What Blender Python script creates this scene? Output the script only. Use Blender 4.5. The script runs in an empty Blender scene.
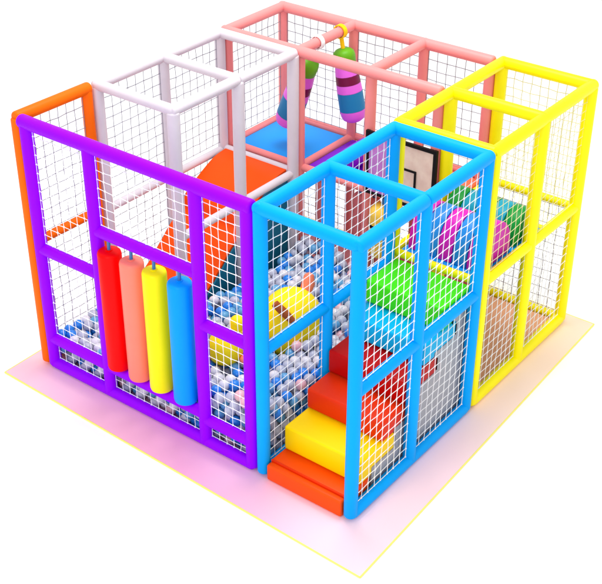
import bpy, bmesh, math, random
from mathutils import Vector, Matrix
from mathutils.bvhtree import BVHTree
random.seed(7)
sc = bpy.context.scene
C = sc.collection
PI = math.pi

# ------------------------------------------------------------------ materials
def srgb(c):
    return tuple(((v/255)/12.92 if v/255 <= .04045 else ((v/255+.055)/1.055)**2.4) for v in c)
def mat(name, rgb, rough=.5, spec=.18, var=.06, scale=6., bump=.0, bscale=60., coat=0., sub=0.):
    m = bpy.data.materials.new(name); m.use_nodes = True
    nt = m.node_tree; b = nt.nodes['Principled BSDF']
    col = srgb(rgb)
    tc = nt.nodes.new('ShaderNodeTexCoord')
    nz = nt.nodes.new('ShaderNodeTexNoise'); nz.inputs['Scale'].default_value = scale; nz.inputs['Detail'].default_value = 4
    nt.links.new(tc.outputs['Object'], nz.inputs['Vector'])
    mx = nt.nodes.new('ShaderNodeMix'); mx.data_type = 'RGBA'
    mx.inputs['A'].default_value = tuple(v*(1-var) for v in col)+(1,)
    mx.inputs['B'].default_value = tuple(min(1, v*(1+var)) for v in col)+(1,)
    nt.links.new(nz.outputs['Fac'], mx.inputs['Factor'])
    nt.links.new(mx.outputs['Result'], b.inputs['Base Color'])
    b.inputs['Roughness'].default_value = rough
    b.inputs['Specular IOR Level'].default_value = spec
    if coat: b.inputs['Coat Weight'].default_value = coat; b.inputs['Coat Roughness'].default_value = .2
    if bump:
        n2 = nt.nodes.new('ShaderNodeTexNoise'); n2.inputs['Scale'].default_value = bscale
        nt.links.new(tc.outputs['Object'], n2.inputs['Vector'])
        bp = nt.nodes.new('ShaderNodeBump'); bp.inputs['Strength'].default_value = bump; bp.inputs['Distance'].default_value = .01
        nt.links.new(n2.outputs['Fac'], bp.inputs['Height']); nt.links.new(bp.outputs['Normal'], b.inputs['Normal'])
    return m
M = {
 'purple': mat('purple_foam', (148, 0, 245), .45, .06, .05, 6, .12, 14),
 'blue': mat('blue_foam', (0, 160, 242), .45, .08, .05, 6, .12, 14),
 'yellow': mat('yellow_foam', (248, 236, 0), .4, .2),
 'pink': mat('pink_foam', (238, 138, 136), .4, .25),
 'white': mat('white_foam', (214, 205, 212), .4, .3),
 'orange': mat('orange_foam', (246, 104, 6), .45, .1),
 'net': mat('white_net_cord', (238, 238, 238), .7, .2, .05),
 'netshade': mat('shaded_white_net_cord', (150, 148, 160), .8, .1, .12),  # white cord with shade put into its colour, for back and left nets
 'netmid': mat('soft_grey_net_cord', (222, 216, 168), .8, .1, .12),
 's_orange': mat('orange_vinyl', (240, 76, 2), .38, .14, .04, 3, .15, 9),
 's_yellow': mat('yellow_vinyl', (255, 214, 0), .38, .14, .04, 3, .15, 9),
 's_red': mat('red_orange_vinyl', (224, 50, 8), .38, .14, .04, 3, .15, 9),
 's_dred': mat('dark_red_vinyl', (186, 8, 5), .38, .14, .04, 3, .15, 9),
 's_cyan': mat('cyan_vinyl', (0, 176, 226), .38, .14, .04, 3, .15, 9),
 's_green': mat('green_vinyl', (70, 222, 20), .38, .14, .04, 3, .15, 9),
 'slide': mat('slide_vinyl', (244, 78, 6), .4, .12, .04, 3, .1, 7),
 'teal': mat('teal_vinyl', (18, 116, 146), .5, .2, .1, 4),
 'floorblue': mat('blue_deck_vinyl', (0, 150, 240), .45, .25, .05, 2),
 'floorpurple': mat('purple_deck_vinyl', (120, 10, 200), .45, .25, .05, 2),
 'floorsalmon': mat('salmon_deck_vinyl', (226, 110, 72), .5, .25, .06, 3),
 'floorbrown': mat('brown_mat_vinyl', (224, 164, 126), .6, .2, .08, 5),
 'floorpink': mat('pink_mat_vinyl', (214, 128, 130), .6, .2, .08, 5),
 'grey': mat('grey_vinyl', (168, 168, 174), .6, .2, .05, 3),
 'black': mat('black_trim', (10, 10, 12), .6, .2),
 'r_red': mat('red_roller_vinyl', (245, 2, 2), .4, .1),
 'r_pink': mat('salmon_roller_vinyl', (250, 128, 110), .4, .25),
 'r_yellow': mat('yellow_roller_vinyl', (246, 232, 0), .4, .2),
 'r_blue': mat('blue_roller_vinyl', (0, 150, 242), .4, .1),
 'rod': mat('steel_blue_rod', (50, 110, 170), .35, .5),
 'magenta': mat('magenta_vinyl', (206, 20, 178), .4, .25),
 'skyblue': mat('sky_vinyl', (30, 132, 214), .4, .25),
 'h_green': mat('deep_green_vinyl', (0, 150, 55), .4, .25),
 'h_teal': mat('sea_vinyl', (10, 160, 190), .4, .25),
 'b_green': mat('bag_green', (96, 168, 20), .45, .25),
 'b_violet': mat('bag_violet', (226, 104, 226), .45, .25),
 'b_maroon': mat('bag_maroon', (112, 6, 62), .45, .25),
 'b_blue': mat('bag_blue', (22, 122, 176), .45, .25),
 'strapw': mat('white_webbing', (240, 240, 240), .7, .2),
 'strapy': mat('yellow_webbing', (250, 200, 10), .7, .2),
 'beige': mat('beige_board', (255, 214, 196), .6, .2, .3, 9),
 'lilac': mat('lilac_board', (196, 128, 206), .6, .2, .22, 14),
 'maroonpad': mat('dusty_red_roller_vinyl', (200, 104, 106), .5, .2),
 'gold': mat('gold_roller_vinyl', (248, 206, 80), .5, .2),
 'toy': mat('toy_yellow_plush', (246, 220, 20), .6, .2, .08, 5, .2, 40),
 'toybrown': mat('toy_brown_plush', (166, 84, 40), .7, .2, .1, 8),
 'toysalmon': mat('toy_salmon_plush', (236, 128, 96), .7, .2, .1, 8),
 'ballw': mat('ball_grey', (178, 182, 200), .32, .4, .05),
 'ballg': mat('ball_pale', (216, 214, 222), .32, .4, .05),
 'ballb': mat('ball_blue', (36, 128, 220), .32, .4, .05),
 'ballt': mat('ball_steel', (92, 158, 204), .32, .4, .05),
 'ballp': mat('ball_pink', (226, 176, 184), .32, .4, .05),
 'matedge': mat('yellow_mat_edge', (255, 236, 120), .6, .2),
 'studio': mat('studio_white', (255, 255, 255), .9, .0, .002, .3),
}
def mat_floor_mat():  # light bounced off the purple and yellow frames is painted into the pink
    m = bpy.data.materials.new('painted_bounce_mat'); m.use_nodes = True
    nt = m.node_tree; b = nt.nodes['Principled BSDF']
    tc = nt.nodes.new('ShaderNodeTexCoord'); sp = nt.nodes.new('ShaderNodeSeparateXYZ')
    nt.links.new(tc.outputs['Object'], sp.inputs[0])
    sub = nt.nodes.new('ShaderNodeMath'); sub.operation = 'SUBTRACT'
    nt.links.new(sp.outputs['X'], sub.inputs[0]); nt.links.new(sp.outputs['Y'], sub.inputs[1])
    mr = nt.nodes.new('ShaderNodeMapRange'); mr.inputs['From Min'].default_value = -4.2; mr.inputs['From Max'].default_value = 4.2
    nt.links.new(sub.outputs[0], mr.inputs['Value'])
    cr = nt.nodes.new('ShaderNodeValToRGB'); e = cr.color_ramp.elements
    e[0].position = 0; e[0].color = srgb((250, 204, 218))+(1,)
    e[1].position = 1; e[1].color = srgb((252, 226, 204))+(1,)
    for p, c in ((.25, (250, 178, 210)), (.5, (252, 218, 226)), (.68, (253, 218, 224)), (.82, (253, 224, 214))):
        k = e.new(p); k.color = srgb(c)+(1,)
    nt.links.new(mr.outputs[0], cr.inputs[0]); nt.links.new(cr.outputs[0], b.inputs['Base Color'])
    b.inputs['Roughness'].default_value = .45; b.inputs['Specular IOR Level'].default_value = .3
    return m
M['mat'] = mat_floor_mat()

# ------------------------------------------------------------------ helpers
SOLIDS = []
def obj(name, bm, mats, parent=None, smooth=False, solid=True):
    me = bpy.data.meshes.new(name); bm.normal_update(); bm.to_mesh(me); bm.free()
    for m in (mats if isinstance(mats, (list, tuple)) else [mats]): me.materials.append(M[m])
    o = bpy.data.objects.new(name, me); C.objects.link(o)
    if smooth:
        for p in me.polygons: p.use_smooth = True
        if smooth != 'all':
            try: me.set_sharp_from_angle(angle=math.radians(40))
            except Exception: pass
    if parent:
        o.parent = parent; o.matrix_parent_inverse = Matrix.Identity(4)
        o.location = -Vector(parent.location)   # meshes are authored in world coordinates
    if solid: SOLIDS.append(o)
    return o
def tag(o, label=None, cat=None, group=None, kind=None):
    if label: o['label'] = label
    if cat: o['category'] = cat
    if group: o['group'] = group
    if kind: o['kind'] = kind
    return o
def thing(name, label, cat, loc, group=None):
    o = bpy.data.objects.new(name, None); o.empty_display_size = .1; C.objects.link(o)
    o.location = loc
    return tag(o, label, cat, group)
def add_box(bm, x0, x1, y0, y1, z0, z1, bevel=0., seg=3, mi=0):
    r = bmesh.ops.create_cube(bm, size=1)
    vs = r['verts']
    for v in vs:
        v.co = Vector((x0+(v.co.x+.5)*(x1-x0), y0+(v.co.y+.5)*(y1-y0), z0+(v.co.z+.5)*(z1-z0)))
    fs = set(f for v in vs for f in v.link_faces)
    for f in fs: f.material_index = mi
    if bevel:
        es = list(set(e for v in vs for e in v.link_edges))
        bmesh.ops.bevel(bm, geom=es, offset=bevel, segments=seg, profile=.5, affect='EDGES')
def add_tube(bm, pts, radii, n=20, cap=True, mi=0):
    pts = [Vector(p) for p in pts]
    if not isinstance(radii, (list, tuple)): radii = [radii]*len(pts)
    rings = []
    d0 = (pts[1]-pts[0]).normalized()
    up = Vector((0, 0, 1)) if abs(d0.z) < .9 else Vector((1, 0, 0))
    a = d0.cross(up).normalized()
    for i, p in enumerate(pts):
        d = ((pts[min(i+1, len(pts)-1)]-pts[max(i-1, 0)])).normalized()
        a = (a-d*a.dot(d)).normalized(); b = d.cross(a)
        rings.append([bm.verts.new(p+(a*math.cos(2*PI*k/n)+b*math.sin(2*PI*k/n))*radii[i]) for k in range(n)])
    for r0, r1 in zip(rings, rings[1:]):
        for k in range(n):
            f = bm.faces.new((r0[k], r0[(k+1) % n], r1[(k+1) % n], r1[k])); f.material_index = mi
    if cap:
        for r, s in ((rings[0], -1), (rings[-1], 1)):
            f = bm.faces.new(r if s > 0 else r[::-1]); f.material_index = mi
def rounded(p0, p1, r, e=.6, k=5):
    """axis points and radii for a foam sleeve with rounded ends"""
    p0, p1 = Vector(p0), Vector(p1); d = (p1-p0).normalized(); L = r*e
    P, R = [], []
    for i in range(k+1):
        t = i/k*PI/2
        P.append(p0+d*L*(1-math.cos(t))); R.append(max(r*(1-e)+r*e*math.sin(t), .002))
    for i in range(k, -1, -1):
        t = i/k*PI/2
        P.append(p1-d*L*(1-math.cos(t))); R.append(max(r*(1-e)+r*e*math.sin(t), .002))
    # guard duplicates in the centre
    return P, R
RB = .057
def beam(par, m, p0, p1, r=RB, name='beam'):
    bm = bmesh.new(); P, R = rounded(p0, p1, r, .45); add_tube(bm, P, R, 22)
    return obj(name, bm, m, par, True)
def post(par, m, x, y, z1, z0=.0, r=RB):
    bm = bmesh.new(); P, R = rounded((x, y, max(z0, .035)), (x, y, z1), r+.002, .35); add_tube(bm, P, R, 22)
    return obj('post', bm, m, par, True)
def prism(bm, prof, y0, y1, bevel=0., seg=3, mi=0):
    """profile in x,z extruded along y"""
    a = [bm.verts.new((x, y0, z)) for x, z in prof]; b = [bm.verts.new((x, y1, z)) for x, z in prof]
    n = len(prof); fs = [bm.faces.new(a), bm.faces.new(b[::-1])]
    for i in range(n): fs.append(bm.faces.new((a[i], b[i], b[(i+1) % n], a[(i+1) % n])))
    bmesh.ops.recalc_face_normals(bm, faces=fs)
    for f in fs: f.material_index = mi
    if bevel:
        bmesh.ops.bevel(bm, geom=list(set(e for f in fs for e in f.edges)), offset=bevel, segments=seg, profile=.5, affect='EDGES')
CELL = .098
def net(par, a, b, z0, z1, m='net', th=.0040, knot=.0094):
    CELL = .115 if m == 'netshade' else .098
    a, b = Vector((a[0], a[1], 0)), Vector((b[0], b[1], 0)); d = (b-a).normalized()
    a = a+d*.064; b = b-d*.064; L = (b-a).length; z0 += .07; z1 -= .056
    nrm = Vector((-d.y, d.x, 0))
    nu = max(2, round(L/CELL)); nv = max(2, round((z1-z0)/CELL))
    bm = bmesh.new(); N = {}
    bu = random.uniform(-.01, .01)
    for i in range(nu+1):
        for j in range(nv+1):
            edge = i in (0, nu) or j in (0, nv)
            jx = 0 if i in (0, nu) else random.gauss(0, .0035); jz = 0 if j in (0, nv) else random.gauss(0, .0035)
            s = math.sin(PI*i/nu)*math.sin(PI*j/nv)
            N[i, j] = a+d*(L*i/nu+jx)+Vector((0, 0, z0+(z1-z0)*j/nv+jz-.006*s))+nrm*(bu*s+(0 if edge else random.gauss(0, .0015)))
    def seg(p, q):
        e = (q-p).normalized(); s = e.cross(nrm).normalized()*th; t = nrm*th
        A = [bm.verts.new(p+o) for o in (s, t, -s, -t)]; B = [bm.verts.new(q+o) for o in (s, t, -s, -t)]
        for k in range(4): bm.faces.new((A[k], A[(k+1) % 4], B[(k+1) % 4], B[k]))
    for (i, j), p in N.items():
        if (i+1, j) in N: seg(p, N[i+1, j])
        if (i, j+1) in N: seg(p, N[i, j+1])
        if True:
            r = knot*random.uniform(.85, 1.2)
            bmesh.ops.create_icosphere(bm, subdivisions=1, radius=r, matrix=Matrix.Translation(p))
    return obj('safety_net', bm, m, par, False, solid=False)

# grid lines read off the structure
X = [0, .956, 1.985, 2.965, 4.03]
Y = [0, 1.0, 1.965, 2.9, 3.92]
H, D = 2.845, 1.47
ZB = .06

# ------------------------------------------------------------------ setting
bm = bmesh.new(); add_box(bm, -60, 60, -60, 60, -.2, -.014)
tag(obj('floor', bm, 'studio', solid=False), kind='structure')
def quad_slab(name, co, z0, z1, m, parent=None):
    bm = bmesh.new()
    a = [bm.verts.new((x, y, z0)) for x, y in co]; b = [bm.verts.new((x, y, z1)) for x, y in co]
    fs = [bm.faces.new(a[::-1]), bm.faces.new(b)]+[bm.faces.new((a[i], a[(i+1) % 4], b[(i+1) % 4], b[i])) for i in range(4)]
    bmesh.ops.recalc_face_normals(bm, faces=fs)
    return obj(name, bm, m, parent, solid=False)
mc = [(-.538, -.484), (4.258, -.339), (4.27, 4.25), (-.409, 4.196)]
t = thing('base_mat', 'large thin pink mat with painted-in colour bounce and a fine yellow edge under the whole play frame', 'mat', (1.9, 1.9, -.012))
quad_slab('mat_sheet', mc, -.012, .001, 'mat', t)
bm = bmesh.new()
for i in range(4):
    add_tube(bm, [(*mc[i], -.004), (*mc[(i+1) % 4], -.004)], .008, 10)
obj('edge_trim', bm, 'matedge', t, True, solid=False)

# ------------------------------------------------------------------ frames
# purple front
P = thing('purple_play_frame', 'purple padded front frame holding four rollers, with netted windows over the ball pit', 'play frame', (0, 2.5, 0))
pys = [3.845, 3.01, 1.715, 1.135]
for y in pys: post(P, 'purple', 0, y, H-.03, .0, .064)
beam(P, 'purple', (0, 3.92, H-.02), (0, 1.075, H-.02), RB+.011)
beam(P, 'purple', (0, 3.87, ZB), (0, 1.11, ZB), RB+.0065)
for (a, b, z) in ((3.845, 3.01, 1.455), (3.01, 1.715, 1.95), (1.715, 1.135, 1.42), (3.845, 3.01, .375), (3.01, 1.715, .375), (1.715, 1.135, .32)):
    beam(P, 'purple', (0, a, z), (0, b, z), RB+.003)
for (a, b, z0, z1) in ((3.845, 3.01, 1.455, H), (3.01, 1.715, 1.95, H), (1.715, 1.135, 1.42, H), (3.845, 3.01, .375, 1.455), (1.715, 1.135, .32, 1.42),
                       (3.845, 3.01, ZB, .375), (3.01, 1.715, ZB, .375), (1.715, 1.135, ZB, .32)):
    net(P, (.012, a), (.012, b), z0, z1)
# blue entrance tower
Bt = thing('blue_play_frame', 'bright blue padded entrance tower with netted sides around the coloured stairs', 'play frame', (1, .5, 0))
for x in X[:3]:
    for y in Y[:2]: post(Bt, 'blue', x, y, H-.01, 0, RB+.004)
for y in Y[:2]:
    beam(Bt, 'blue', (-.05, y, H), (X[1], y, H), RB+.006); beam(Bt, 'blue', (X[1], y, H), (2.03, y, H), RB+.006)
    zz = 1.405
    for a, b in ((0, 1), (1, 2)):
        beam(Bt, 'blue', (X[a], y, zz), (X[b], y, zz), RB)
        net(Bt, (X[a], y), (X[b], y), zz, H)
        net(Bt, (X[a], y), (X[b], y), ZB, zz)
    beam(Bt, 'blue', (-.0, y, ZB), (X[2], y, ZB), RB+.0055)
for x in X[:3]: beam(Bt, 'blue', (x, -.02, H+.003), (x, Y[1]+.02, H+.003), RB+.004)
# yellow tower
Yt = thing('yellow_play_frame', 'bright yellow padded corner tower with netting and brown ground mat', 'play frame', (3, .5, 0))
yx = [2.1, 3.04, 4.06]
for x in yx:
    for y in (0, 1.02): post(Yt, 'yellow', x, y, H-.01, 0, RB+.008)
for y in (0, 1.02):
    beam(Yt, 'yellow', (2.07, y, H), (4.11, y, H), RB+.005)
    beam(Yt, 'yellow', (2.1, y, D), (4.06, y, D), RB if y == 0 else .04)
    if y == 0: beam(Yt, 'yellow', (2.1, y, ZB), (4.06, y, ZB), RB+.01)
for a, b in ((2.1, 3.04), (3.04, 4.06)):
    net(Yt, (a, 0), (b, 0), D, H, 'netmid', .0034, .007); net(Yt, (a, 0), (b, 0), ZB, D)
for x in yx: beam(Yt, 'yellow', (x, -.03, H+.004), (x, 1.05, H+.004), RB+.004)
for x in (2.1, 4.06):
    beam(Yt, 'yellow', (x, 0, D), (x, 1.02, D), .042)
beam(Yt, 'yellow', (4.06, 0, ZB), (4.06, 1.02, ZB), .05)
net(Yt, (4.06, 0), (4.06, 1.02), D, H, 'netmid', .0042, .007); net(Yt, (4.06, 0), (4.06, 1.02), ZB, D, 'netshade', .0042, .007)
# pink tower
Pk = thing('pink_play_frame', 'salmon pink padded rear tower with two hanging bags and netted outer walls', 'play frame', (3.5, 2.5, 0))
for x, ys in ((3.02, (1.965, 2.9, 3.92)), (4.03, (1.965, 2.9, 3.92))):
    for y in ys: post(Pk, 'pink', x, y, H-.01)
post(Pk, 'pink', 3.02, 1.14, H-.03); post(Pk, 'pink', 4.03, 1.14, H-.03)
for x in (3.0, 4.03):
    beam(Pk, 'pink', (x, 1.1, H-.004), (x, 3.97, H-.004), RB+.004)
    beam(Pk, 'pink', (x+.03, 1.1, D), (x+.03, 3.92, D), .045)
    beam(Pk, 'pink', (x+.03, 1.1, ZB), (x+.03, 3.92, ZB), .045)
for y in (1.965, 2.9, 3.92):
    beam(Pk, 'pink', (2.98, y, H), (4.07, y, H), RB); beam(Pk, 'pink', (3.02, y, D), (4.03, y, D), .045)
beam(Pk, 'pink', (3.02, 3.92, ZB), (4.03, 3.92, ZB), .05)
for a, b in ((1.14, 1.965), (1.965, 2.9), (2.9, 3.92)):
    net(Pk, (4.03, a), (4.03, b), D, H, 'netshade', .0042, .007); net(Pk, (4.03, a), (4.03, b), ZB, D, 'netshade', .0042, .007)
net(Pk, (3.02, 3.92), (4.03, 3.92), D, H, 'netshade', .0042, .007); net(Pk, (3.02, 3.92), (4.03, 3.92), ZB, D, 'netshade', .0042, .007)
# white tower
Wt = thing('white_play_frame', 'pale white padded tower framing the orange slide on the left side', 'play frame', (2, 3.4, 0))
wx = [1.02, 1.985, 2.9]
for x in wx:
    post(Wt, 'white', x, 2.9, H-.01, 0, .063)
for x in wx: post(Wt, 'white', x, 3.93, H-.01, 0, .06)
for y in (2.9, 3.93):
    beam(Wt, 'white', (.98, y, H), (1.985, y, H), RB); beam(Wt, 'white', (1.985, y, H), (2.93, y, H), RB)
    beam(Wt, 'white', (1.02, y, D-.03), (2.9, y, D-.03), .045)
beam(Wt, 'white', (1.02, 3.93, ZB), (2.9, 3.93, ZB), .05)
for x in wx: beam(Wt, 'white', (x, 2.87, H+.003), (x, 3.96, H+.003), RB-.002)
beam(Wt, 'white', (2.9, 2.9, D-.01), (2.9, 3.93, D-.01), .042)
for a, b in ((1.02, 1.985), (1.985, 2.9)):
    net(Wt, (a, 3.93), (b, 3.93), D, H, 'netshade', .0042, .007); net(Wt, (a, 3.93), (b, 3.93), ZB, D, 'netshade', .0042, .007)
# orange side
Ot = thing('orange_play_frame', 'orange padded side frame joining the purple front to the white tower', 'play frame', (.45, 3.95, 0))
post(Ot, 'orange', 0.0, 3.965, H-.005); post(Ot, 'orange', .885, 3.945, H-.005)
for z, r in ((H, RB+.004), (D, .047), (ZB, .05)): beam(Ot, 'orange', (-.03, 3.962, z), (.93, 3.945, z), r)
net(Ot, (0, 3.96), (.885, 3.945), D, H, 'netshade', .0042, .007); net(Ot, (0, 3.96), (.885, 3.945), ZB, D, 'netshade', .0042, .007)

# ------------------------------------------------------------------ decks and ground mats (each lifts out)
def deck(label, m, x0, x1, y0, y1, z, name='deck_mat', cat='deck mat'):
    bm = bmesh.new(); add_box(bm, x0, x1, y0, y1, z-.06, z, .02, 3)
    return tag(obj(name, bm, m, None, True), label, cat)
deck('bright blue deck mat in the far pink corner below the hanging bags', 'floorblue', 3.09, 3.98, 2.95, 3.87, D+.012)
deck('purple deck mat in the pink tower behind the blue tower', 'floorpurple', 3.09, 3.98, 2.015, 2.85, D-.0)
deck('salmon orange deck mat behind the framed board', 'floorsalmon', 3.09, 3.98, 1.09, 1.915, D+.005)
deck('blue deck mat under the striped humps in the yellow tower', 'floorblue', 2.15, 3.42, .05, .975, D-.0)
beam(Yt, 'yellow', (3.46, 0, D-.03), (3.46, 1.02, D-.03), .04)
deck('brown ground mat inside the foot of the yellow tower', 'floorbrown', 2.17, 3.99, .06, .95, .062, 'ground_mat', 'ground mat')
deck('dull pink ground mat inside the foot of the pink tower', 'floorpink', 3.1, 3.97, 1.1, 3.85, .062, 'ground_mat', 'ground mat')
bm = bmesh.new(); add_tube(bm, *rounded((3.2, 2.4, D+.14), (3.9, 2.4, D+.14), .13, .5), 24)
tag(obj('soft_bolster', bm, 'floorpurple', None, True), 'round purple bolster lying on the purple deck mat', 'bolster')

# ------------------------------------------------------------------ stairs
fx = [-.0, .215, .565, .90, 1.215, 1.50]; zt = [.20, .475, .705, .96, 1.20, 1.455]
cols = ['s_orange', 's_yellow', 's_red', 's_dred', 's_cyan', 's_green']
labs = ['lowest orange foam step at the blue tower entrance', 'yellow foam step just above the lowest orange one',
        'red orange foam step above the yellow step', 'dark red foam step between the orange red and cyan steps',
        'cyan foam step below the green platform', 'lime green foam platform at the top of the stairs']
for k in range(6):
    f, z = fx[k], zt[k]; zp = zt[k-1]+.004 if k else .02
    tail = f+.56 if k < 5 else 2.03
    if k == 0: prof = [(f+.03, .02), (f+.03, z), (.37, z), (.37, .02)]
    else: prof = [(f, zp), (f, z), (tail, z), (tail, z-.19), (f+.2, z-.19), (f+.2, zp)]
    bm = bmesh.new(); prism(bm, prof, .055, .93, .026 if k else .016, 4)
    # slightly crowned top, like upholstered foam
    o = obj('foam_step', bm, cols[k], None, True); tag(o, labs[k], 'foam step', 'foam steps climbing inside the blue tower')
    if k == 0:
        bm = bmesh.new(); add_box(bm, -.055, .026, .07, .93, .004, .185, .024, 4)
        c = obj('front_bumper', bm, 's_orange', o, True)
        bm = bmesh.new(); add_box(bm, .018, .036, .075, .925, .17, .2015, .0)
        obj('seam', bm, 's_red', o)
    else:
        bm = bmesh.new()  # black stitched end strip on the underside tail
        add_box(bm, tail-.0, tail+.006, .055, .16, z-.17, z-.03) if k < 5 else add_box(bm, f+.2, f+.206, .055, .16, zp-.02, z-.19)
        obj('end_strip', bm, 'black', o)
bm = bmesh.new()
prof = [(.38, .01)]
for k in range(1, 6):
    prof += [(.43 if k == 1 else fx[k]+.215, (zt[k-1]-.03 if k > 1 else .02)), (fx[k]+.215, zt[k]-.2)]
prof = [(.43, .01), (.43, .27), (.79, .27), (.79, .50), (1.13, .50), (1.13, .755), (1.44, .755), (1.44, .995), (1.72, .995), (1.72, 1.25), (2.0, 1.25), (2.0, .01)]
prism(bm, prof, .072, .915)
tag(obj('stair_base', bm, 'grey', None), 'stepped grey vinyl block carrying the coloured foam stairs', 'stair base')

# ------------------------------------------------------------------ rollers
rl = [(2.845, 'r_red', 'red'), (2.555, 'r_pink', 'salmon pink'), (2.265, 'r_yellow', 'yellow'), (1.95, 'r_blue', 'sky blue')]
for y, m, n in rl:
    t = thing('vertical_roller', n+' upright foam roller hanging in the purple front frame', 'roller', (0, y, .4), 'upright rollers in the purple front frame')
    bm = bmesh.new(); r = .117
    Pp = [(-.012, y, .44), (-.012, y, .442), (-.012, y, .452), (-.012, y, .475)]; Rr = [.03, r*.8, r*.94, r]
    Pp += [(-.012, y, 1.755), (-.012, y, 1.778), (-.012, y, 1.79), (-.012, y, 1.796)]; Rr += [r, r*.95, r*.82, .03]
    add_tube(bm, Pp, Rr, 40); obj('roller_pad', bm, m, t, True)
    bm = bmesh.new(); add_tube(bm, [(-.012, y, 1.79), (-.004, y, 1.94)], .017, 12); obj('rod', bm, 'rod', t, True)
    bm = bmesh.new(); add_tube(bm, [(-.012, y, .36), (-.012, y, .445)], .017, 12); obj('rod', bm, 'rod', t, True)
    bm = bmesh.new(); add_tube(bm, [(-.012, y, 1.79), (-.012, y, 1.803)], .034, 16); obj('end_cap', bm, m, t, True)

# ------------------------------------------------------------------ slide
def smooth_profile(pts, n=8):
    out = []
    for i in range(len(pts)-1):
        p0 = pts[max(i-1, 0)]; p1 = pts[i]; p2 = pts[i+1]; p3 = pts[min(i+2, len(pts)-1)]
        for k in range(n):
            t = k/n
            out.append(tuple(.5*(2*p1[c]+(p2[c]-p0[c])*t+(2*p0[c]-5*p1[c]+4*p2[c]-p3[c])*t*t+(3*p1[c]-p0[c]-3*p2[c]+p3[c])*t**3) for c in (0, 1)))
    out.append(pts[-1]); return out
sp = smooth_profile([(2.86, 1.475), (2.64, 1.44), (2.36, 1.31), (2.15, 1.18), (2.08, 1.0), (1.9, .93), (1.7, .76), (1.45, .56), (1.2, .44), (1.0, .42)])
T = thing('wavy_slide', 'orange wavy slide running from its deck in the white tower down into the ball pit', 'slide', (2, 3.4, 0))
bm = bmesh.new(); prism(bm, sp+[(x, max(z-.07, .02)) for x, z in sp[::-1]], 2.965, 3.86); obj('slide_bed', bm, 'slide', T, True)
for nm, yy in (('side_panel', 2.94), ('side_panel', 3.862)):
    bm = bmesh.new(); prism(bm, [(x, z-.03) for x, z in sp]+[(1.0, .02), (2.86, .02)], yy, yy+.02); obj(nm, bm, 'teal', T)

# ------------------------------------------------------------------ humps on the blue deck
def hump(xc, hw, h, ms, n, label):
    t = thing('striped_hump', label, 'hump', (xc, .5, D))
    w = (.93-.09)/n
    for i in range(n):
        pr_ = [(xc+hw*math.cos(a)*1, D+.002+h*math.sin(a)**.8) for a in [PI*k/22 for k in range(23)]]
        bm = bmesh.new(); prism(bm, pr_, .09+w*i+.003, .09+w*(i+1)-.003, .012, 2)
        obj('stripe', bm, ms[i % len(ms)], t, True)
hump(2.52, .29, .43, ['magenta', 'skyblue'], 5, 'tall padded hump in magenta and blue stripes on the blue deck')
hump(3.12, .24, .33, ['h_green', 'h_teal'], 5, 'padded hump in dark green and teal stripes behind the magenta one')

# ------------------------------------------------------------------ hanging bags
def bag(x, top, bot, r0, label, sm, order):
    top, bot = Vector(top), Vector(bot); ax = (bot-top)
    t = thing('hanging_bag', label, 'punch bag', tuple(top), 'striped bags hanging from the pink beam')
    prof = [(0, .02), (.004, .35), (.02, .6), (.05, .78), (.10, .84), (.2, .82), (.205, .80), (.345, .90), (.35, .9), (.46, .94), (.465, .94), (.57, .98), (.575, .98), (.82, 1.0), (.825, 1.0), (.9, .96), (.95, .84), (.985, .55), (1.0, .05)]
    bands = [(0, .2, 'b_green', 'top_cap'), (.2, .345, 'b_violet', 'band'), (.345, .46, 'b_maroon', 'band'), (.46, .57, 'b_violet', 'band'), (.57, .82, 'b_blue', 'band'), (.82, 1.0, 'b_violet', 'bottom_cap')]
    for a, b, m, nm in bands:
        q = [(s, rr) for s, rr in prof if a-.001 <= s <= b+.006]
        if q[0][0] > a+.002: q.insert(0, (a, q[0][1]))
        bm = bmesh.new(); add_tube(bm, [top+ax*s for s, _ in q], [rr*r0 for _, rr in q], 32); obj(nm, bm, m, t, True)
    bm = bmesh.new()   # strap loop round the beam, down to the bag
    N = 28; ctr = Vector((x, 2.9, H)); R_ = RB+.016
    ring = []
    for k in range(N+1):
        a = 2*PI*k/N; ring.append(ctr+Vector((0, math.cos(a)*R_, math.sin(a)*R_)))
    w = .027
    prev = None
    for k in range(N):
        p = ring[k]; o_ = (p-ctr).normalized()*.007
        cur = [bm.verts.new(p+Vector((sx*w, 0, 0))+s*o_) for sx, s in ((-1, -1), (1, -1), (1, 1), (-1, 1))]
        if k == 0: first = cur
        else:
            for e in range(4): bm.faces.new((prev[e], prev[(e+1) % 4], cur[(e+1) % 4], cur[e]))
        prev = cur
    for e in range(4): bm.faces.new((prev[e], prev[(e+1) % 4], first[(e+1) % 4], first[e]))
    dn = (top-ctr).normalized(); add_tube(bm, [ctr+dn*(R_-.004), top+ax*.03], .024, 10)
    obj('strap', bm, sm, t, True)
bag(3.34, (3.34, 3.0, 2.64), (3.34, 3.35, 1.74), .15, 'striped hanging bag on a white strap, swung to the left', 'strapw', 0)
bag(3.76, (3.76, 2.86, 2.66), (3.80, 2.70, 1.80), .15, 'striped hanging bag on a yellow strap, nearer the rear wall', 'strapy', 1)

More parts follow.
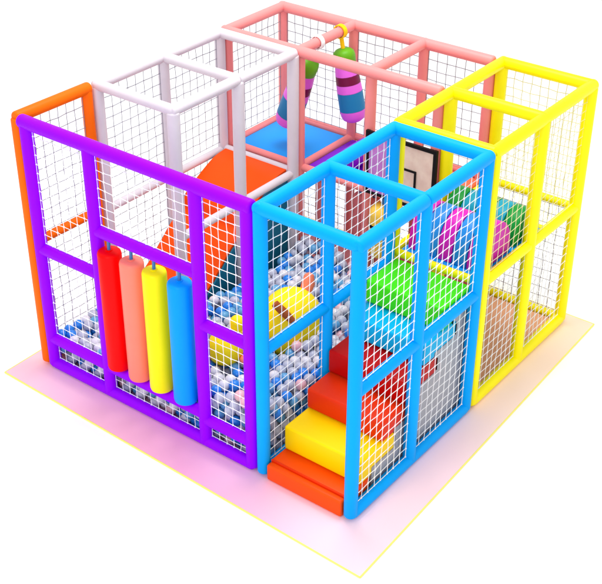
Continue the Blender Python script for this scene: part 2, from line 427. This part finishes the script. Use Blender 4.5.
# ------------------------------------------------------------------ framed board (between blue and pink towers)
t = thing('framed_board', 'black framed board of lilac and beige panes standing behind the blue tower', 'board', (2.94, 1.5, D))
bm = bmesh.new(); add_box(bm, 2.925, 2.94, 1.09, 1.62, 1.52, 2.19); obj('beige_pane', bm, 'beige', t)
bm = bmesh.new(); add_box(bm, 2.925, 2.94, 1.624, 1.90, 1.52, 2.19); obj('lilac_pane', bm, 'lilac', t)
bm = bmesh.new()
add_box(bm, 2.91, 2.945, 1.065, 1.105, 1.5, 2.23); add_box(bm, 2.91, 2.945, 1.90, 1.94, 1.5, 2.23); add_box(bm, 2.912, 2.943, 1.10, 1.90, 2.19, 2.228)
add_box(bm, 2.912, 2.953, 1.10, 1.90, 1.5, 1.53); add_box(bm, 2.913, 2.952, 1.64, 1.665, 1.53, 2.19)
obj('frame', bm, 'black', t)
bm = bmesh.new(); add_box(bm, 2.912, 2.922, 1.30, 1.322, 1.53, 1.93); add_box(bm, 2.912, 2.922, 1.322, 1.52, 1.908, 1.93); obj('inner_outline', bm, 'black', t)

# ------------------------------------------------------------------ ground level rollers in the pink tower
for y, m, n, z0, z1, r in ((2.62, 'maroonpad', 'dusty red upright roller, leftmost in the foot of the pink tower', .2, 1.36, .085), (2.10, 'maroonpad', 'dusty red upright roller, the middle one in the foot of the pink tower', .2, 1.36, .085),
                     (1.93, 'maroonpad', 'dusty red upright roller beside the gold one in the pink tower', .2, 1.36, .075)):
    bm = bmesh.new(); add_tube(bm, *rounded((3.1, y, z0), (3.1, y, z1), r, .5), 24); o = obj('floor_roller', bm, m, None, True)
    tag(o, n, 'roller', 'upright rollers at the foot of the pink tower')
    bm = bmesh.new(); add_tube(bm, [(3.1, y, .06), (3.1, y, z0+.01)], .02, 10); obj('rod', bm, 'rod', o, True)
    bm = bmesh.new(); add_tube(bm, [(3.1, y, z1-.01), (3.1, y, 1.45)], .02, 10); obj('rod', bm, 'rod', o, True)
bm = bmesh.new(); add_tube(bm, *rounded((3.0, 1.74, .72), (3.0, 1.74, 1.38), .15, .8, 8), 28); o = obj('floor_roller', bm, 'gold', None, True)
tag(o, 'short fat gold roller with a black band behind the blue tower', 'roller', 'upright rollers at the foot of the pink tower')
bm = bmesh.new(); add_tube(bm, [(3.0, 1.74, 1.12), (3.0, 1.74, 1.16)], [.1525, .1525], 28); obj('black_band', bm, 'black', o, True)
bm = bmesh.new(); add_tube(bm, [(3.0, 1.74, .06), (3.0, 1.74, .78)], .03, 12); obj('rod', bm, 'rod', o, True)
bm = bmesh.new(); add_tube(bm, [(3.0, 1.74, 1.35), (3.0, 1.74, 1.46)], .02, 12); obj('rod', bm, 'rod', o, True)

# ------------------------------------------------------------------ yellow soft toy in the ball pit
def ellip(bm, c, r, rot=(0, 0, 0), seg=32):
    from mathutils import Euler
    m = Matrix.Translation(c) @ Euler(rot).to_matrix().to_4x4() @ Matrix.Diagonal((*r, 1))
    bmesh.ops.create_uvsphere(bm, u_segments=seg, v_segments=seg//2, radius=1, matrix=m)
TOY = [((1.42, 1.78, .64), (.35, .33, .40)), ((.62, 1.98, .70), (.19, .18, .19)), ((.79, 1.96, .90), (.085, .085, .09))]
t = thing('soft_toy', 'big round yellow soft toy with brown and salmon tufts half sunk in the balls', 'toy', (1.3, 1.9, .3))
bm = bmesh.new(); ellip(bm, *TOY[0]); obj('body', bm, 'toy', t, 'all')
bm = bmesh.new(); ellip(bm, *TOY[1]); ellip(bm, *TOY[2]); ellip(bm, (.96, 1.9, .68), (.24, .12, .12)); obj('head', bm, 'toy', t, 'all')
bm = bmesh.new()
add_tube(bm, [(1.13, 1.76, 1.04), (1.17, 1.68, .95), (1.22, 1.59, .84)], [.04, .045, .035], 12); obj('brown_tuft', bm, 'toybrown', t, True)
bm = bmesh.new(); add_tube(bm, [(1.66, 1.80, .84), (1.74, 1.80, .97), (1.78, 1.82, 1.04), (1.79, 1.825, 1.06)], [.06, .07, .05, .015], 14); obj('salmon_tuft', bm, 'toysalmon', t, True)
bm = bmesh.new(); ellip(bm, (.66, 1.76, .62), (.06, .06, .05)); obj('foot', bm, 'toysalmon', t, 'all')

# ------------------------------------------------------------------ ball pit
R0 = .057
def surf(x, y):
    s = .60+.035*math.sin(3.1*x+1.7*y)+.02*math.sin(7*x-5*y)
    if y > 2.86:
        u = min(1, max(0, (y-2.9)/.2)); s = .60*(1-u)+.33*u
        if x > .85: s = min(s, .36)
    return s
pts = []
dz = R0*1.66; layer = 0; z = R0+.003
while z < .8:
    row = 0; y = 1.108+(layer % 2)*R0*.58
    while y < 3.86:
        x = .062+R0+((row+layer) % 2)*R0
        while x < 2.9:
            jx, jy, jz = (random.gauss(0, .006) for _ in range(3))
            p = Vector((x+jx, y+jy, z+jz))
            ok = p.z < surf(x, y)+.02
            if p.x < .062+R0: p.x = .062+R0
            if p.y < 1.062+R0: p.y = 1.062+R0
            if y > 2.86-R0 and 2.86+R0+.12 > y and x > .9: ok = False
            if y > 2.9 and x > .95: ok = False
            if p.z > .45 and random.random() < .1: ok = False
            if ok and not any(sum(((p[i]-c[i])/(r[i]+R0*.6))**2 for i in range(3)) < 1 for c, r in TOY): pts.append(p)
            x += 2*R0*1.015
        y += R0*1.76; row += 1
    z += dz; layer += 1
cam_loc = Vector((-6.7392, -4.555, 7.5447))
bm = bmesh.new(); bmesh.ops.create_icosphere(bm, subdivisions=1, radius=R0*.97)
iv = [v.co.copy() for v in bm.verts]; ifc = [[v.index for v in f.verts] for f in bm.faces]; bm.free()
av, af = [], []
for p in pts:
    o_ = len(av); av += [p+v for v in iv]; af += [[o_+i for i in f] for f in ifc]
tree_b = BVHTree.FromPolygons(av, af)
bpy.context.view_layer.update()
sv, sf = [], []
for o in SOLIDS:
    mw = o.matrix_world; o_ = len(sv)
    sv += [mw @ v.co for v in o.data.vertices]; sf += [[o_+i for i in pl.vertices] for pl in o.data.polygons]
tree_s = BVHTree.FromPolygons(sv, sf)
score = []
for i, p in enumerate(pts):
    dv = (cam_loc-p); L = dv.length; dv.normalize()
    a = dv.cross(Vector((0, 0, 1))).normalized(); b = dv.cross(a); n = 0
    for k in range(9):
        off = Vector() if k == 0 else (a*math.cos(k*PI/4)+b*math.sin(k*PI/4))*R0*.66
        s = p+off+dv*R0*1.12
        if tree_b.ray_cast(s, dv)[0] is None and tree_s.ray_cast(s, dv)[0] is None: n += 1
    score.append((n/L**2, i))
score.sort(reverse=True)
vis = [i for s, i in score if s > 0]
solo = set(vis[:300])
names = {'ballw': 'grey', 'ballg': 'pale off white', 'ballb': 'deep blue', 'ballt': 'steel blue', 'ballp': 'light pink'}
def pick():
    r = random.random()
    return 'ballw' if r < .42 else 'ballg' if r < .60 else 'ballb' if r < .81 else 'ballt' if r < .94 else 'ballp'
keys = list(names); ball_me = {}
for k in keys:
    bm = bmesh.new(); bmesh.ops.create_uvsphere(bm, u_segments=24, v_segments=14, radius=R0)
    me = bpy.data.meshes.new('plastic_ball'); bm.to_mesh(me); bm.free(); me.materials.append(M[k])
    for pl in me.polygons: pl.use_smooth = True
    ball_me[k] = me
bm = bmesh.new(); bmesh.ops.create_uvsphere(bm, u_segments=14, v_segments=9, radius=R0)
uv = [v.co.copy() for v in bm.verts]; uf = [[v.index for v in f.verts] for f in bm.faces]; bm.free()
bv, bf, bmi = [], [], []
def where(p):
    if p.x < .16 and p.z < .36: return 'in the low strip of the purple frame'
    if p.y > 2.9: return 'in the orange and purple corner of the pit'
    if p.x < .16: return 'against the purple window beside the blue tower'
    if p.y < 1.16: return 'against the blue net beside the foam stairs'
    if p.x < 1.2: return 'on the pit in front of the yellow toy'
    return 'on the pit beyond the yellow toy'
for i, p in enumerate(pts):
    k = pick()
    if i in solo:
        o = bpy.data.objects.new('plastic_ball', ball_me[k]); C.objects.link(o); o.location = p
        o.rotation_euler = (random.random()*6, random.random()*6, 0)
        tag(o, names[k]+' plastic ball '+where(p), 'ball', 'loose plastic balls filling the pit')
    else:
        o_ = len(bv); bv += [p+v for v in uv]; bf += [[o_+q for q in f] for f in uf]; bmi += [keys.index(k)]*len(uf)
me = bpy.data.meshes.new('ball_fill'); me.from_pydata(bv, [], bf)
for k in keys: me.materials.append(M[k])
me.polygons.foreach_set('material_index', bmi); me.polygons.foreach_set('use_smooth', [True]*len(bf))
o = bpy.data.objects.new('ball_fill', me); C.objects.link(o)
tag(o, 'mass of grey, blue and pink plastic balls filling the rest of the pit', 'balls', kind='stuff')
print('balls', len(pts), 'visible', len(vis))

# ------------------------------------------------------------------ world and lamps
w = bpy.data.worlds.new('World'); sc.world = w; w.use_nodes = True
bg = w.node_tree.nodes['Background']; bg.inputs['Color'].default_value = (1, 1, 1, 1); bg.inputs['Strength'].default_value = 1.02
def area(name, loc, target, size, power, col=(1, 1, 1)):
    l = bpy.data.lights.new(name, 'AREA'); l.shape = 'SQUARE'; l.size = size; l.energy = power; l.color = col
    o = bpy.data.objects.new(name, l); C.objects.link(o); o.location = loc
    o.rotation_euler = (Vector(target)-Vector(loc)).to_track_quat('-Z', 'Y').to_euler()
area('overhead_softbox', (2.6, 2.4, 10), (1.9, 1.9, 0), 4.0, 620)
area('front_softbox', (-9, -2, 7), (1.5, 1.5, 1), 4.0, 330)

# ------------------------------------------------------------------ camera
yaw, pitch, roll, f = .6504, .5631, .0047, 1205.5135
cy, sy, cp, sp_ = math.cos(yaw), math.sin(yaw), math.cos(pitch), math.sin(pitch)
fw = Vector((cy*cp, sy*cp, -sp_)); rt = Vector((sy, -cy, 0)); up = rt.cross(fw)
r2 = rt*math.cos(roll)+up*math.sin(roll); u2 = -rt*math.sin(roll)+up*math.cos(roll)
cam = bpy.data.cameras.new('Camera'); cam.sensor_width = 36; cam.lens = f/602*36; cam.clip_end = 500
co = bpy.data.objects.new('Camera', cam); C.objects.link(co)
co.matrix_world = Matrix(((r2.x, u2.x, -fw.x, cam_loc.x), (r2.y, u2.y, -fw.y, cam_loc.y), (r2.z, u2.z, -fw.z, cam_loc.z), (0, 0, 0, 1)))
sc.camera = co
sc.view_settings.view_transform = 'Standard'; sc.view_settings.look = 'None'; sc.view_settings.exposure = 0
